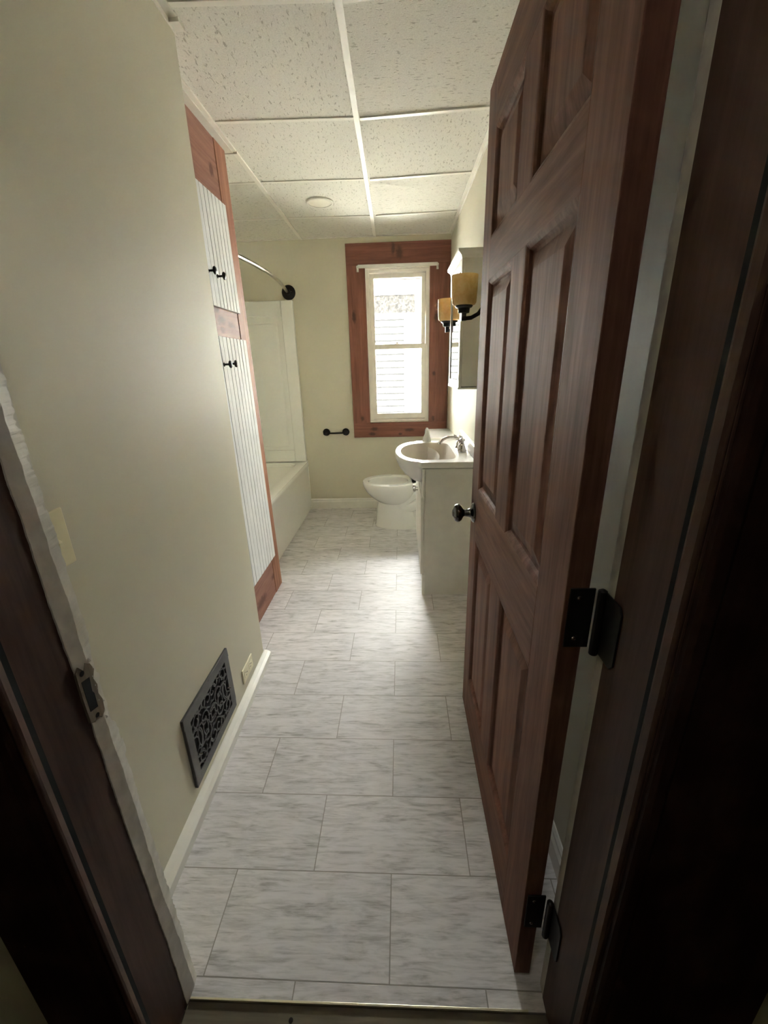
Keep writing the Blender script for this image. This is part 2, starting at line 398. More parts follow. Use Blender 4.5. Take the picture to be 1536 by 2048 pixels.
def skewbar(p, q, wd, z0, z1):
    p, q = Vector(p), Vector(q); d = (q-p).normalized(); n = Vector((-d.y, d.x))*wd/2
    ps = [p-n, q-n, q+n, p+n]
    return MB().hexa([(a.x, a.y, z0) for a in ps], [(a.x, a.y, z1) for a in ps])
for fx_ in (rx, lx):
    skewbar((fx_(.55), .55), (fx_(YB), YB), .024, ZC-.006, ZC+.003).build('main_runner', M_GRID, ce, .001)
for k in range(2, 6):
    skewbar((rx(2)+.012, yl(k, 'n')), (XR-.02, yl(k, 'R')), .020, ZC-.003, ZC+.003).build('cross_tee', M_GRID, ce, .0006)
    skewbar((lx(2)+.012, yl(k, 'L')), (rx(2)-.012, yl(k, 'm')), .020, ZC-.0012, ZC+.003).build('cross_tee', M_GRID, ce, .0004)
    if k > 2: skewbar((AX, yl(k, 'L')), (lx(2)-.012, yl(k, 'L')), .020, ZC-.0012, ZC+.003).build('cross_tee', M_GRID, ce, .0004)
an = MB().box(XR-.022, XR, YF1, YB, ZC-.004, ZC+.002).box(XR-.003, XR, YF1, YB, ZC-.022, ZC)
an.build('wall_angle', M_GRID, ce, .0005)
an = MB().box(AX, XR, YB-.020, YB, ZC-.003, ZC+.002)
an.build('wall_angle', M_GRID, ce, .0005)
an = MB().box(-.672, -.645, YF1, 1.62, ZC-.014, ZC-.010).box(-.674, -.670, YF1, 1.66, ZC-.03, ZC-.010)
an.box(-.672, -.640, 1.615, 1.655, ZC-.024, ZC-.012)
an.build('wall_angle', M_GRID, ce, .0005)
st = MB().box(-.86, lx(2)-.008, 1.66, 2.45, ZC-.010, ZC-.001).box(-.86, -.775, 2.445, 2.451, ZC-.014, ZC-.001)
st.build('cover_strip', M_SOFFIT, ce, .0005)

# ---------------------------------------------------------------- baseboards
def bboard(name, pts_side, L0, L1, fixed, sgn, label, h=.088, th=.018, axis='y'):
    prof = [(0, 0), (th, 0), (th, h*.70), (th*.62, h*.80), (th*.62, h*.90), (th*.25, h), (0, h)]
    poly = [(fixed+sgn*a, b) for a, b in prof]
    mb = MB()
    if axis == 'y': mb.prism(poly, 'y', L0, L1)
    else:
        n = len(poly); mb.add([(L0, p[0], p[1]) for p in poly]+[(L1, p[0], p[1]) for p in poly],
            [tuple(range(n)), tuple(range(2*n-1, n-1, -1))]+[(i, i+n, (i+1) % n+n, (i+1) % n) for i in range(n)])
    return struct(mb.build(name, M_TRIM, None, .001), label, 'baseboard')
# left baseboard follows the slightly skewed wall and returns round the corner
prof = [(0, 0), (.034, 0), (.033, .030), (.020, .037), (.005, .042), (0, .043)]
def ring(y, xw): return [(xw+a, y, b) for a, b in prof]
mb = MB().loft([ring(YF1, -.664), ring(1.680, -.6835)])
struct(mb.build('baseboard_left', M_TRIM, None, .0012), 'white baseboard along the near left wall under the grille', 'baseboard')
bboard('baseboard_back', None, -.905, .42, YB, -1, 'white baseboard along the far wall left of the toilet', .10, .018, 'x')
bboard('baseboard_right', None, YF1+.02, 2.255, XR, -1, 'white baseboard on the right wall behind the open door', .09, .016)

# ================================================================== WINDOW
wi = thing('window_1', (-.015, YB, WZ0), 'white vinyl double-hung window, daylight blazing through both panes', 'window', kind='structure')
y0 = YB+.015
fr = MB()
# frame liner
fr.box(WX0+.004, WX0+.030, y0, y0+.10, WZ0+.004, WZ1-.004).box(WX1-.030, WX1-.004, y0, y0+.10, WZ0+.004, WZ1-.004)
fr.box(WX0+.03, WX1-.03, y0, y0+.10, WZ1-.030, WZ1-.004).box(WX0+.03, WX1-.03, y0, y0+.10, WZ0+.004, WZ0+.024)
fr.build('window_frame', M_VINYL, wi, .003)
def sash(x0, x1, z0, z1, yy, t, sw, top, bot):
    m = MB().box(x0, x0+sw, yy, yy+t, z0, z1).box(x1-sw, x1, yy, yy+t, z0, z1).box(x0+sw, x1-sw, yy, yy+t, z1-top, z1).box(x0+sw, x1-sw, yy, yy+t, z0, z0+bot)
    i = .006
    return m
us = sash(WX0+.030, WX1-.030, 1.488, WZ1-.030, y0+.052, .032, .034, .034, .030).build('upper_sash', M_VINYL, wi, .004)
ls = sash(WX0+.028, WX1-.028, WZ0+.024, 1.514, y0+.014, .034, .036, .040, .052).build('lower_sash', M_VINYL, wi, .004)
Bx(WX0+.06, WX1-.06, y0+.066, y0+.069, 1.51, WZ1-.06).build('glass_pane', M_GLASS, us)
Bx(WX0+.06, WX1-.06, y0+.029, y0+.032, WZ0+.07, 1.48).build('glass_pane', M_GLASS, ls)
lk = MB().box(-.05, -.002, y0+.018, y0+.044, 1.514, 1.520).lathe([(.010, 0), (.010, .010), (.006, .014)], (-.026, y0+.03, 1.519))
lk.box(-.045, -.012, y0+.024, y0+.032, 1.524, 1.531)
lk.build('sash_lock', M_VINYL, wi, .0015)
# stained casing
tr = thing('trim_1', (-.007, YB, .71), 'wide reddish knotty pine casing around the window', 'window casing', kind='structure')
CX0, CX1, CZ0, CZ1 = -.441, .4255, .703, 2.287
MB().box(CX0, CX1, YB-.020, YB-.0005, 2.125, CZ1).build('head_casing', M_PINEX, tr, .002)
MB().box(CX0, CX1-.002, YB-.020, YB-.0005, CZ0, .838).build('sill_casing', M_PINEX, tr, .002)
MB().box(CX0, WX0+.0, YB-.0195, YB-.0005, .838, 2.125).build('side_casing', M_PINEZ, tr, .0015)
MB().box(WX1, CX1-.002, YB-.0195, YB-.0005, .838, 2.125).build('side_casing', M_PINEZ, tr, .0015)
# inner stop strips lining the opening
MB().box(WX0+.0005, WX0+.006, YB-.012, YB+.016, .843, 2.104).box(WX1-.006, WX1-.0005, YB-.012, YB+.016, .843, 2.104).box(WX0+.006, WX1-.006, YB-.012, YB+.016, .843, .849).box(WX0+.006, WX1-.006, YB-.012, YB+.016, 2.098, 2.1045).build('inner_stop', M_VINYL, tr, .001)
# curtain rod
cr = thing('curtain_rod', (-.01, YB-.02, 2.11), 'slim white curtain rod across the top of the window', 'curtain rod')
MB().box(-.340, .316, YB-.060, YB-.052, 2.098, 2.124).build('rod', M_TRIM, cr, .003)
for sx in (-.345, .317):
    m = MB().tube([(sx, YB-.056, 2.111), (sx, YB-.045, 2.109), (sx, YB-.0215, 2.098)], .009, 10)
    m.box(sx-.009, sx+.009, YB-.026, YB-.0205, 2.078, 2.112)
    m.build('rod_bracket', M_TRIM, cr, .002)

# ================================================================== OUTSIDE
struct(Bx(-9, 9, YB+.30, 16, -1.05, -.95).build('ground', M_GROUND), 'pale ground between the two houses', 'ground')
nh = thing('neighbor_house', (0, 7.0, -.95), 'white sided house seen overexposed through the window', 'house')
z = -.95; YH = 7.0; m = MB()
while z < 2.02:
    m.add([(-3.5, YH, z+.0985), (-3.5, YH-.014, z), (-3.5, YH, z), (.065, YH, z+.0985), (.065, YH-.014, z), (.065, YH, z)], [(0, 1, 4, 3), (1, 2, 5, 4), (0, 2, 1), (3, 4, 5)])
    z += .0985
m.build('siding', M_SIDING, nh)
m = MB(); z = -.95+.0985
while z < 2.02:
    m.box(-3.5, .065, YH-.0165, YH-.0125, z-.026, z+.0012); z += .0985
m.build('lap_shadow', M_OUTSHADOW, nh)  # dark strips paint in the shadow under each siding lap
MB().box(-3.5, 3.2, YH, YH+.2, -.95, 3.02).build('wall', M_SIDING, nh)
MB().box(.065, 1.9, YH-.05, YH, -.95, 1.985).build('corner_panel', M_SIDING, nh, .004)
wf = MB().box(-.48, .27, YH-.03, YH, 2.045, 2.083).box(-.48, .30, YH-.03, YH, 2.335, 2.40).box(.232, .27, YH-.03, YH, 2.083, 2.335).box(-.48, -.385, YH-.03, YH, 2.083, 2.335)
wf.build('window_frame', M_SIDING, nh, .003)
MB().box(-.385, .232, YH-.012, YH-.002, 2.083, 2.335).build('window_pane', M_MOTTLED, nh)  # mottled colour paints in branches reflected in this pane
MB().box(-.03, .8, YH-.05, YH-.002, 2.53, 2.72).build('shingle_band', M_MOTTLED, nh)
MB().box(-.50, -.03, YH-.02, YH-.002, 2.556, 2.562).box(-.5, .2, YH-.02, YH-.002, 2.415, 2.424).build('trim_line', M_OUTSHADOW, nh)

# ================================================================== DOOR
DX0, DX1, DY0, DY1, DZ0, DZ1 = .245, .280, .562, 1.408, .014, 2.014
dr = thing('door_1', (.30, .556, DZ0), 'dark brown six-panel wooden door standing open against the right side', 'door', kind='structure')
cols = [(.682, .938), (1.044, 1.300)]
rows = [(.200, .773), (.952, 1.552), (1.653, 1.892)]
ys = [DY0, .682, .938, 1.044, 1.300, DY1]
# stiles
m = MB().box(DX0, DX1, DY0, .682, DZ0, DZ1); m.build('stile', M_DOOR, dr, .0015)
m = MB().box(DX0, DX1, 1.300, DY1, DZ0, DZ1); m.build('stile', M_DOOR, dr, .0015)
m = MB()
for a, b in rows: m.box(DX0, DX1, .938, 1.044, a, b)
m.build('mullion', M_DOOR, dr, .0008)
m = MB(); zs = [DZ0, .200, .773, .952, 1.552, 1.653, 1.892, DZ1]
for i in range(0, 8, 2): m.box(DX0, DX1, .682, 1.300, zs[i], zs[i+1])
m.build('rail', M_DOORH, dr, .0008)
def frame_ring(y0, y1, z0, z1, i, x): return [(x, y0+i, z0+i), (x, y1-i, z0+i), (x, y1-i, z1-i), (x, y0+i, z1-i)]
for (a, b) in cols:
    for (c, d) in rows:
        for s_, x0, sg in ((0, DX0, 1), (1, DX1, -1)):
            pass
        m = MB()
        for x0, sg in ((DX0, 1), (DX1, -1)):
            # rounded moulding slopes in, flat groove, then raised field
            seq = [(0, 0), (.004, .001), (.010, .005), (.014, .011), (.018, .012), (.020, .0125), (.048, .004), (.050, .0035)]
            m.loft([frame_ring(a, b, c, d, i, x0+sg*dp) for i, dp in seq], False, True)
        m.build('door_panel', M_DOOR, dr, 0, False)
# latch edge plate, knob
kb = MB().lathe([(.033, 0), (.034, .003), (.030, .008), (.018, .012), (.014, .018), (.013, .026), (.012, .034), (.015, .038), (.026, .044), (.0315, .052), (.0315, .058), (.027, .066), (.014, .071), (.012, .073), (.004, .075)], (DX0-.0002, 1.345, .860), (-1, 0, 0), 36)
kb.build('door_knob', M_KNOB, dr, smooth=True)['label'] = 'black door knob'
kb = MB().lathe([(.033, 0), (.034, .003), (.030, .008), (.018, .012), (.014, .018), (.013, .026), (.012, .034), (.026, .044), (.0315, .052), (.0315, .058), (.027, .066), (.004, .072)], (DX1+.0002, 1.345, .860), (1, 0, 0), 36)
kb.build('door_knob', M_KNOB, dr, smooth=True)['label'] = 'black door knob'
for zc in (.245, .966, 1.78):
    h2 = .052
    m = MB().lathe([(.002, -h2-.006), (.0065, -h2-.003), (.0065, h2+.003), (.002, h2+.006)], (.292, .547, zc), (0, 0, 1), 16)
    m.box(DX0+.006, DX1+.008, DY0-.0035, DY0-.0002, zc-h2, zc+h2)              # leaf on the door edge
    # leaf on the jamb with chamfered corners
    m.prism([(.500, zc-h2+.010), (.508, zc-h2), (.548, zc-h2), (.548, zc+h2), (.508, zc+h2), (.500, zc+h2-.010)], 'x', .2968, .2998)
    hg = m.build('hinge', M_BLACKMET, dr, .0006, True)
    for dz in (-.036, .036):
        MB().lathe([(.0035, 0), (.003, .001), (.001, .0014)], (DX0+.020, DY0-.0036, zc+dz), (0, -1, 0), 12).build('screw', M_CHROME, hg)

# ================================================================== JAMBS
def raggedstrip(pts0, pts1, x0, x1): pass
tj = thing('trim_2', (-.505, .45, 0), 'dark stained left door jamb with torn cream paint along its far edge', 'door jamb', kind='structure')
JL = -.495
MB().box(OX0, JL, YF0+.0005, YF1, 0, OZ-.02).build('jamb_board', M_JAMB, tj, .001)
MB().prism([(.360, -.5), (.360, JL+.013), (.364, JL+.016), (.396, JL+.016), (.404, JL+.010), (.404, -.5)], 'z', 0, 1) if False else None
MB().box(JL-.002, JL+.0006, .403, .412, 0, 2.025).build('groove_shade', M_VOID, tj)['label'] = 'black strip painted in as groove shade'  # shade of the groove beside the stop, put in as a black strip
m = MB().add([(JL+.0002, .384, 0), (JL+.003, .384, 0), (JL+.006, .387, 0), (JL+.006, .392, 0), (JL+.003, .402, 0), (JL+.0002, .404, 0)]+[(JL+.0002, .384, 2.02), (JL+.003, .384, 2.02), (JL+.006, .387, 2.02), (JL+.006, .392, 2.02), (JL+.003, .402, 2.02), (JL+.0002, .404, 2.02)],
    [tuple(range(6)), tuple(range(11, 5, -1))]+[(i, i+6, (i+1) % 6+6, (i+1) % 6) for i in range(6)])
m.build('door_stop', M_JAMB, tj, .002)
# paint film + plaster lip, with ragged outline
random.seed(3)
N = 520; zz = [i*2.03/N for i in range(N+1)]
def walk(amp, base, k=.75):
    v = 0; o = []
    for i in range(N+1):
        v = v*k+random.uniform(-amp, amp); o.append(base+v)
    return o
e0 = walk(.0005, .497, .93); e1 = walk(.0006, .527, .93); e2 = walk(.0010, .5445, .86); e2x = walk(.0009, -.001, .8)
for i, z_ in enumerate(zz):
    t_ = min(1, z_/1.3); e0[i] -= .010*t_; e1[i] -= .016*t_; e2[i] -= .0135*t_
for i, z_ in enumerate(zz):
    if .78 < z_ < .93: e2[i] -= .006+.004*math.sin(z_*120)
    if .70 < z_ < .735: e2[i] += .005
m = MB()
vs = []; 
for i, z_ in enumerate(zz):
    vs += [(JL+.0002, e0[i], z_), (JL+.0016, e0[i]+.001, z_), (JL+.0034, e1[i], z_), (JL+.0008+e2x[i], e2[i], z_), (JL-.014, e2[i]+.004, z_), (JL-.016, .5302, z_), (JL+.0002, .5301, z_)]
fs = []
for i in range(N):
    for k in range(7):
        j = (k+1) % 7
        a0, a1 = i*7+k, i*7+j
        if .825 < zz[i] < .905 and k in (1,): continue
        fs.append((a0, a1, a1+7, a0+7))
m.add(vs, fs); m.build('paint_edge', M_JAMBPAINT, tj, 0, False)['label'] = 'ragged cream painted edge'
# torn-out strike: raw wood patch, dark mortise, two screw holes
m = MB(); pz = [(.489, .822), (.497, .817), (.503, .825), (.511, .812), (.520, .818), (.522, .84), (.518, .855), (.521, .87), (.517, .885), (.5235, .898), (.519, .912), (.511, .919), (.505, .909), (.497, .922), (.490, .914), (.4885, .87)]
m.prism(pz, 'x', JL-.002, JL+.0040); m.build('bare_patch', wood('bare_splintered_wood', (.13, .10, .07), (.30, .25, .19), 'z', .8, coat=0), tj, .0003)
m = MB().prism([(.494, .840), (.5095, .836), (.5105, .862), (.508, .868), (.5105, .893), (.4945, .896)], 'x', JL, JL+.0044).lathe([(.0045, 0), (.0045, .0044)], (JL, .500, .908), (1, 0, 0), 14).lathe([(.004, 0), (.004, .0044)], (JL, .504, .824), (1, 0, 0), 14)
m.build('strike_mortise', M_VOID, tj)
m = MB()
for k in range(9):
    z_ = .80+.014*k+random.uniform(-.003, .003); y_ = .514+random.uniform(-.003, .008)
    m.add([(JL+.001, y_, z_), (JL+.005, y_+.004, z_+.004), (JL+.001, y_+.002, z_+.012), (JL-.001, y_+.006, z_+.006)], [(0, 1, 2), (0, 3, 1), (1, 3, 2), (0, 2, 3)])
m.build('paint_chips', M_TRIM, tj, 0)['kind'] = 'stuff'

tk = thing('trim_3', (.31, .45, 0), 'dark stained right door jamb carrying the hinges', 'door jamb', kind='structure')
JR = .300
MB().box(JR, OX1, YF0+.0005, .530, 0, OZ-.02).build('jamb_board', M_JAMB, tk, .001)
MB().box(JR-.0006, JR+.002, .416, .426, 0, 2.025).build('groove_shade', M_VOID, tk)['label'] = 'black strip painted in as groove shade'  # black strip for the groove shade on this jamb as well
m = MB(); pr = [(JR-.0002, .392), (JR-.003, .392), (JR-.006, .396), (JR-.006, .408), (JR-.003, .415), (JR-.0002, .416)]
m.prism(pr, 'z', 0, 2.02); m.build('door_stop', M_JAMB, tk, .002)
# painted plaster return on the bathroom side, slightly rounded
m = MB(); pr = [(JR+.0005, .530), (JR+.0015, .552), (JR+.006, .560), (JR+.012, .563), (OX1+.02, .563), (OX1+.02, .5302), (JR+.010, .5302)]
m.prism(pr, 'z', 0, 2.05); m.build('painted_edge', M_JAMBPAINT, tk, .001)['label'] = 'cream painted edge'
hd = thing('trim_4', (-.1, .45, 2.03), 'dark stained head jamb above the doorway', 'door jamb', kind='structure')
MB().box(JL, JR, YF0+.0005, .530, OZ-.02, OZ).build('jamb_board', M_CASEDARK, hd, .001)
# hall side casings (with a rounded inner bead)
def casing(name, x_in, x_out, label):
    t_ = thing(name, ((x_in+x_out)/2, YF0, 0), label, 'door casing', kind='structure')
    sg = 1 if x_out > x_in else -1
    m = MB().prism([(x_in, .3915), (x_in, .3835), (x_in+sg*.004, .3785), (x_in+sg*.016, .377), (x_in+sg*.022, .381), (x_out-sg*.012, .377), (x_out-sg*.004, .377), (x_out, .383), (x_out, .3915)], 'z', -.012, 2.13)
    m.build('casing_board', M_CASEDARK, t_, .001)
casing('trim_5', JL-.002, -.650, 'dark stained casing on the hall side, left of the doorway')
casing('trim_6', JR+.002, .553, 'dark stained casing on the hall side, right of the doorway')
# threshold
th = thing('threshold', (-.1, .485, -.012), 'dark worn threshold strip with a pale metal edge at the doorway', 'threshold')
MB().box(JL-.0, JR, .440, .5045, -.0125, -.004).build('sill_board', M_THRESH, th, .001)
MB().box(JL+.004, .262, .5045, .5085, -.004, .0035).build('metal_edge', M_METALEDGE, th, .0005)['label'] = 'thin shiny edge strip'
for sx in (-.256, .10): MB().lathe([(.005, 0), (.0045, .0012), (.001, .0016)], (sx, .481, -.0042), (0, 0, 1), 14).build('screw', M_BRONZE, th)

# ================================================================== LINEN CUPBOARD
lc = thing('linen_cupboard', (-.802, 2.04, 0), 'tall built-in linen cupboard, reddish pine frame with white beadboard doors, beside the bathtub', 'cupboard')
FX = -.802
lc_x = FX
Bx(FX-.45, FX-.021, 1.67, 2.40, .003, 2.32).build('carcass', M_CPINEZ, lc)
ZT = 2.325
MB().box(FX-.02, FX, 1.67, 2.292, 2.062, ZT).build('top_rail', M_CPINEY, lc, .0012)
MB().box(FX-.02, FX, 1.67, 2.292, 1.478, 1.612).build('middle_rail', M_CPINEY, lc, .0012)
MB().box(FX-.02, FX, 1.67, 2.292, .003, .250).build('bottom_rail', M_CPINEY, lc, .0012)
MB().box(FX-.06, FX+.003, 2.292, 2.42, .003, ZT).build('stile', M_CPINEZ, lc, .0015)
MB().box(FX-.02, FX, 1.667, 1.745, .003, ZT).build('stile', M_CPINEZ, lc, .0015)
def bead_door(y0, y1, z0, z1, knob_y, knob_z):
    xf = FX+.014
    # profile across y with grooves every ~41 mm, extruded in z
    p = [(xf-.013, y0), (xf, y0)]; n = max(1, round((y1-y0)/.041)); st_ = (y1-y0)/n
    for k in range(1, n):
        yc = y0+k*st_; p += [(xf, yc-.0042), (xf-.0045, yc-.0026), (xf-.0045, yc+.0026), (xf, yc+.0042)]
    p += [(xf, y1), (xf-.013, y1)]
    m = MB().prism(p, 'z', z0, z1)
    d = m.build('cupboard_door', M_BEAD, lc)
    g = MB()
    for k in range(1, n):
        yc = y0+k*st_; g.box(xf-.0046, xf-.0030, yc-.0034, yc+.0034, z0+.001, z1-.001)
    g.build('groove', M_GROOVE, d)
    MB().lathe([(.009, 0), (.009, .002), (.0045, .004), (.0045, .020), (.008, .024), (.0155, .027), (.0165, .031), (.013, .035), (.003, .037)], (xf, knob_y, knob_z), (1, 0, 0), 24).build('knob', M_BRONZE, d, smooth=True)
bead_door(1.745, 2.0165, 1.606, 2.068, 1.975, 1.737)
bead_door(2.0195, 2.298, 1.606, 2.068, 2.072, 1.733)
bead_door(1.745, 2.0185, .245, 1.482, 1.992, 1.362)
bead_door(2.0215, 2.327, .245, 1.482, 2.060, 1.365)
lc.rotation_euler = (0, -.0117, 0)
# wall filler behind the cupboard end and the tub alcove end wall
struct(Bx(AX, -.84, 2.405, 2.425, -.02, ZC).build('wall_alcove_end', M_WALL), 'wall end between cupboard and bathtub', 'wall')

# ================================================================== BATHTUB + SURROUND
TX, TY0, TY1, TZ = -.905, 2.43, 3.935, .485
tb = thing('bathtub', (-1.28, 3.18, 0), 'white alcove bathtub with a smooth apron on the left', 'bathtub')
m = MB()
m.prism([(TX-.03, 0), (TX-.004, 0), (TX-.004, .030), (TX+.004, .040), (TX-.004, .42), (TX+.006, .445), (TX+.006, .474), (TX+.001, TZ-.0025), (TX-.03, TZ-.0025)], 'y', TY0, TY1)
m.build('apron', M_ACRYL, tb, .004, True)
def rrect(x0, x1, y0, y1, r, z, n=8):
    o = []
    for cx, cy, a0 in ((x1-r, y1-r, 0), (x0+r, y1-r, 90), (x0+r, y0+r, 180), (x1-r, y0+r, 270)):
        for k in range(n+1):
            a = math.radians(a0+90*k/n); o.append((cx+r*math.cos(a), cy+r*math.sin(a), z))
    return o
m = MB()
X0, X1 = -1.66, TX+.004
m.loft([rrect(X0, X1, TY0, TY1, .004, TZ-.03), rrect(X0, X1, TY0, TY1, .006, TZ-.002), rrect(X0+.003, X1-.003, TY0+.003, TY1-.003, .006, TZ),
        rrect(X0+.05, X1-.085, TY0+.07, TY1-.07, .09, TZ), rrect(X0+.058, X1-.095, TY0+.08, TY1-.08, .09, TZ-.012), rrect(X0+.085, X1-.12, TY0+.12, TY1-.12, .09, .20), rrect(X0+.13, X1-.17, TY0+.2, TY1-.2, .08, .12)], True, True)
m.build('basin', M_ACRYL, tb, 0, True)
sr = thing('tub_surround', (-1.28, 3.935, TZ), 'glossy white moulded tub surround with raised panels above the bathtub', 'tub surround')
SZ0, SZ1 = TZ+.002, 1.885
m = MB().box(-1.66, -.913, 3.928, 3.9485, SZ0, SZ1)
m.box(-1.018, -.913, 3.905, 3.93, SZ0, SZ1).box(-1.66, -1.018, 3.915, 3.93, 1.76, SZ1).box(-1.66, -1.018, 3.912, 3.93, SZ0, .60)
m.build('end_panel', M_ACRYL, sr, .008, True, seg=3)
MB().loft([frame_ring(-1.60, -1.09, .66, 1.70, 0, 0), frame_ring(-1.60, -1.09, .66, 1.70, .02, .01)]) if False else None
m = MB(); r0 = [(-1.62, 3.9275, .63), (-1.065, 3.9275, .63), (-1.065, 3.9275, 1.71), (-1.62, 3.9275, 1.71)]
def rr(i, y): return [(-1.62+i, y, .63+i), (-1.065-i, y, .63+i), (-1.065-i, y, 1.71-i), (-1.62+i, y, 1.71-i)]
m.loft([rr(0, 3.9280), rr(.008, 3.921), rr(.022, 3.918)], False, True); m.build('raised_panel', M_ACRYL, sr, .004, True)
MB().box(-1.685, -1.66, 2.43, 3.9485, SZ0, SZ1).build('side_panel', M_ACRYL, sr, .006)
MB().box(-1.66, -.93, 2.426, 2.445, SZ0, SZ1).build('end_panel', M_ACRYL, sr, .006)
MB().box(-.924, -.906, 3.936, 3.9495, .0, SZ0).build('edge_strip', M_TRIM, tb, .002)
# shower rod
sh = thing('shower_rod', (-.935, 3.94, 1.935), 'bowed metal shower rod on a dark round wall flange above the bathtub', 'shower rod')
pts = []
for k in range(25):
    t_ = k/24; y_ = 3.935-1.49*t_; pts.append((-.955+.070*math.sin(PI*t_), y_, 1.951))
MB().tube(pts, .0125, 14).build('rod', M_RODMET, sh, smooth=True)
for yy, sg in ((3.9497, -1), (2.4255, 1)):
    f = MB().lathe([(.058, 0), (.059, .004), (.052, .012), (.030, .018), (.022, .022), (.021, .034), (.014, .036)], (-.945, yy, 1.947), (0, sg, 0), 32)
    f.build('flange', M_BLACKMET, sh, smooth=True)
MB().lathe([(.004, 0), (.003, .003), (.001, .004)], (-.918, 3.930, 1.951), (0, -1, 0), 12).build('set_screw', M_CHROME, sh)

# paper holder
ph = thing('paper_holder', (-.612, YB, .757), 'dark bronze two-post toilet paper holder on the far wall left of the window', 'paper holder')
for x_ in (-.704, -.520):
    MB().lathe([(.034, 0), (.034, .005), (.030, .009), (.016, .013), (.011, .020), (.010, .040), (.017, .046), (.023, .052), (.023, .062), (.016, .070), (.004, .072)], (x_, YB-.0002, .757), (0, -1, 0), 28).build('post', M_BRONZE, ph, smooth=True)
MB().tube([(-.700, YB-.056, .755), (-.612, YB-.056, .753), (-.524, YB-.056, .755)], .0075, 12).build('bar', M_BRONZE, ph, smooth=True)

# ================================================================== CEILING LIGHT
cl = thing('ceiling_light', (-.502, 3.16, ZC), 'flush round ceiling light, switched off, set in a ceiling tile', 'ceiling light')
MB().lathe([(.086, .003), (.087, -.003), (.083, -.007), (.074, -.0075), (.073, -.004)], (-.502, 3.16, ZC), (0, 0, 1), 48).build('trim_ring', M_GRID, cl, smooth=True)
MB().lathe([(.073, .0), (.073, -.005), (.001, -.0052)], (-.502, 3.16, ZC), (0, 0, 1), 48).build('diffuser', plain('frosted_diffuser', (.80, .76, .66), .5), cl)

# ================================================================== GRILLE, OUTLET, SWITCH
def wx(y, z): return -.664-.0168*(y-.53)/1.0+.008*z/ZC*0
vg = thing('floor_register', (-.6739, 1.114, .08), 'ornate dark grey iron scrollwork vent grille low on the left wall', 'vent grille')
GX = -.6675; gy0, gy1, gz0, gz1 = .940, 1.288, .080, .352; bd = .036
m = MB().box(GX-.006, GX+.004, gy0, gy1, gz0, gz0+bd).box(GX-.006, GX+.004, gy0, gy1, gz1-bd, gz1).box(GX-.006, GX+.004, gy0, gy0+bd, gz0+bd, gz1-bd).box(GX-.006, GX+.004, gy1-bd, gy1, gz0+bd, gz1-bd)
m.build('frame', M_IRON, vg, .002)
MB().box(GX-.0055, GX-.002, gy0+bd-.002, gy1-bd+.002, gz0+bd-.002, gz1-bd+.002).build('backing', M_VOID, vg)
# scrollwork: quarter pattern mirrored four ways
cyc, czc = (gy0+gy1)/2, (gz0+gz1)/2; hw_, hh = (gy1-gy0)/2-bd, (gz1-gz0)/2-bd
def arc(cx, cz, r, a0, a1, n=14, ry=None): return [(cx+r*math.cos(math.radians(a0+(a1-a0)*k/n)), cz+(ry or r)*math.sin(math.radians(a0+(a1-a0)*k/n))) for k in range(n+1)]
def spiral(cx, cz, r0, r1, a0, a1, n=22): return [(cx+(r0+(r1-r0)*k/n)*math.cos(math.radians(a0+(a1-a0)*k/n)), cz+(r0+(r1-r0)*k/n)*math.sin(math.radians(a0+(a1-a0)*k/n))) for k in range(n+1)]
q = []
q += [arc(0, 0, .016, 0, 90), arc(0, 0, .034, 0, 90, ry=.026), arc(.034, 0, .020, 90, 180), arc(0, .026, .018, -90, 0, ry=.012)]
q += [spiral(.058, .030, .030, .007, 200, -220), spiral(.104, .066, .030, .006, 150, -240), spiral(.020, .074, .028, .006, -30, 330)]
q += [arc(.142, 0, .050, 100, 180), arc(.142, 0, .030, 90, 180), arc(.142, .104, .060, 180, 270), arc(.142, .104, .030, 180, 270)]
q += [arc(.080, .104, .022, 180, 360), arc(.060, .0, .016, 0, 180, ry=.030), arc(.100, .0, .014, 0, 180, ry=.034), arc(0, .104, .020, 270, 360), arc(.125, .040, .014, 0, 360), arc(.048, .088, .012, 0, 360, ry=.016)]
q += [[(.034, 0), (.050, .020), (.074, .036), (.100, .040), (.118, .030)], [(.0, .045), (.016, .040), (.034, .052), (.048, .070), (.066, .082)], [(.074, .062), (.086, .080), (.088, .104)], [(.112, .094), (.128, .080), (.142, .078)]]
m = MB()
for path in q:
    path = [(min(a, hw_+.002), min(b, hh+.002)) for a, b in path]
    for sa in (1, -1):
        for sb in (1, -1):
            pp = [(cyc+sa*a, czc+sb*b) for a, b in path]
            vs = []; n = len(pp)
            for i, (a, b) in enumerate(pp):
                da = pp[min(i+1, n-1)][0]-pp[max(i-1, 0)][0]; db = pp[min(i+1, n-1)][1]-pp[max(i-1, 0)][1]
                l = math.hypot(da, db) or 1; nx, nz = -db/l*.0024, da/l*.0024
                vs += [(GX+.003, a-nx, b-nz), (GX+.003, a+nx, b+nz), (GX-.003, a+nx, b+nz), (GX-.003, a-nx, b-nz)]
            fs = [(3, 2, 1, 0), (4*n-4, 4*n-3, 4*n-2, 4*n-1)]
            for i in range(n-1):
                for k in range(4): fs.append((4*i+k, 4*i+(k+1) % 4, 4*i+4+(k+1) % 4, 4*i+4+k))
            m.add(vs, fs)
m.build('scrollwork', M_IRON, vg)
vg.rotation_euler = (0, 0, .0167)
for yy, z_ in ((gy0+.045, .175), (gy1-.045, .205)):
    MB().tube([(GX+.002, yy, z_), (GX+.012, yy+.004, z_-.004)], .0028, 10).build('screw', M_CHROME, vg, smooth=True)

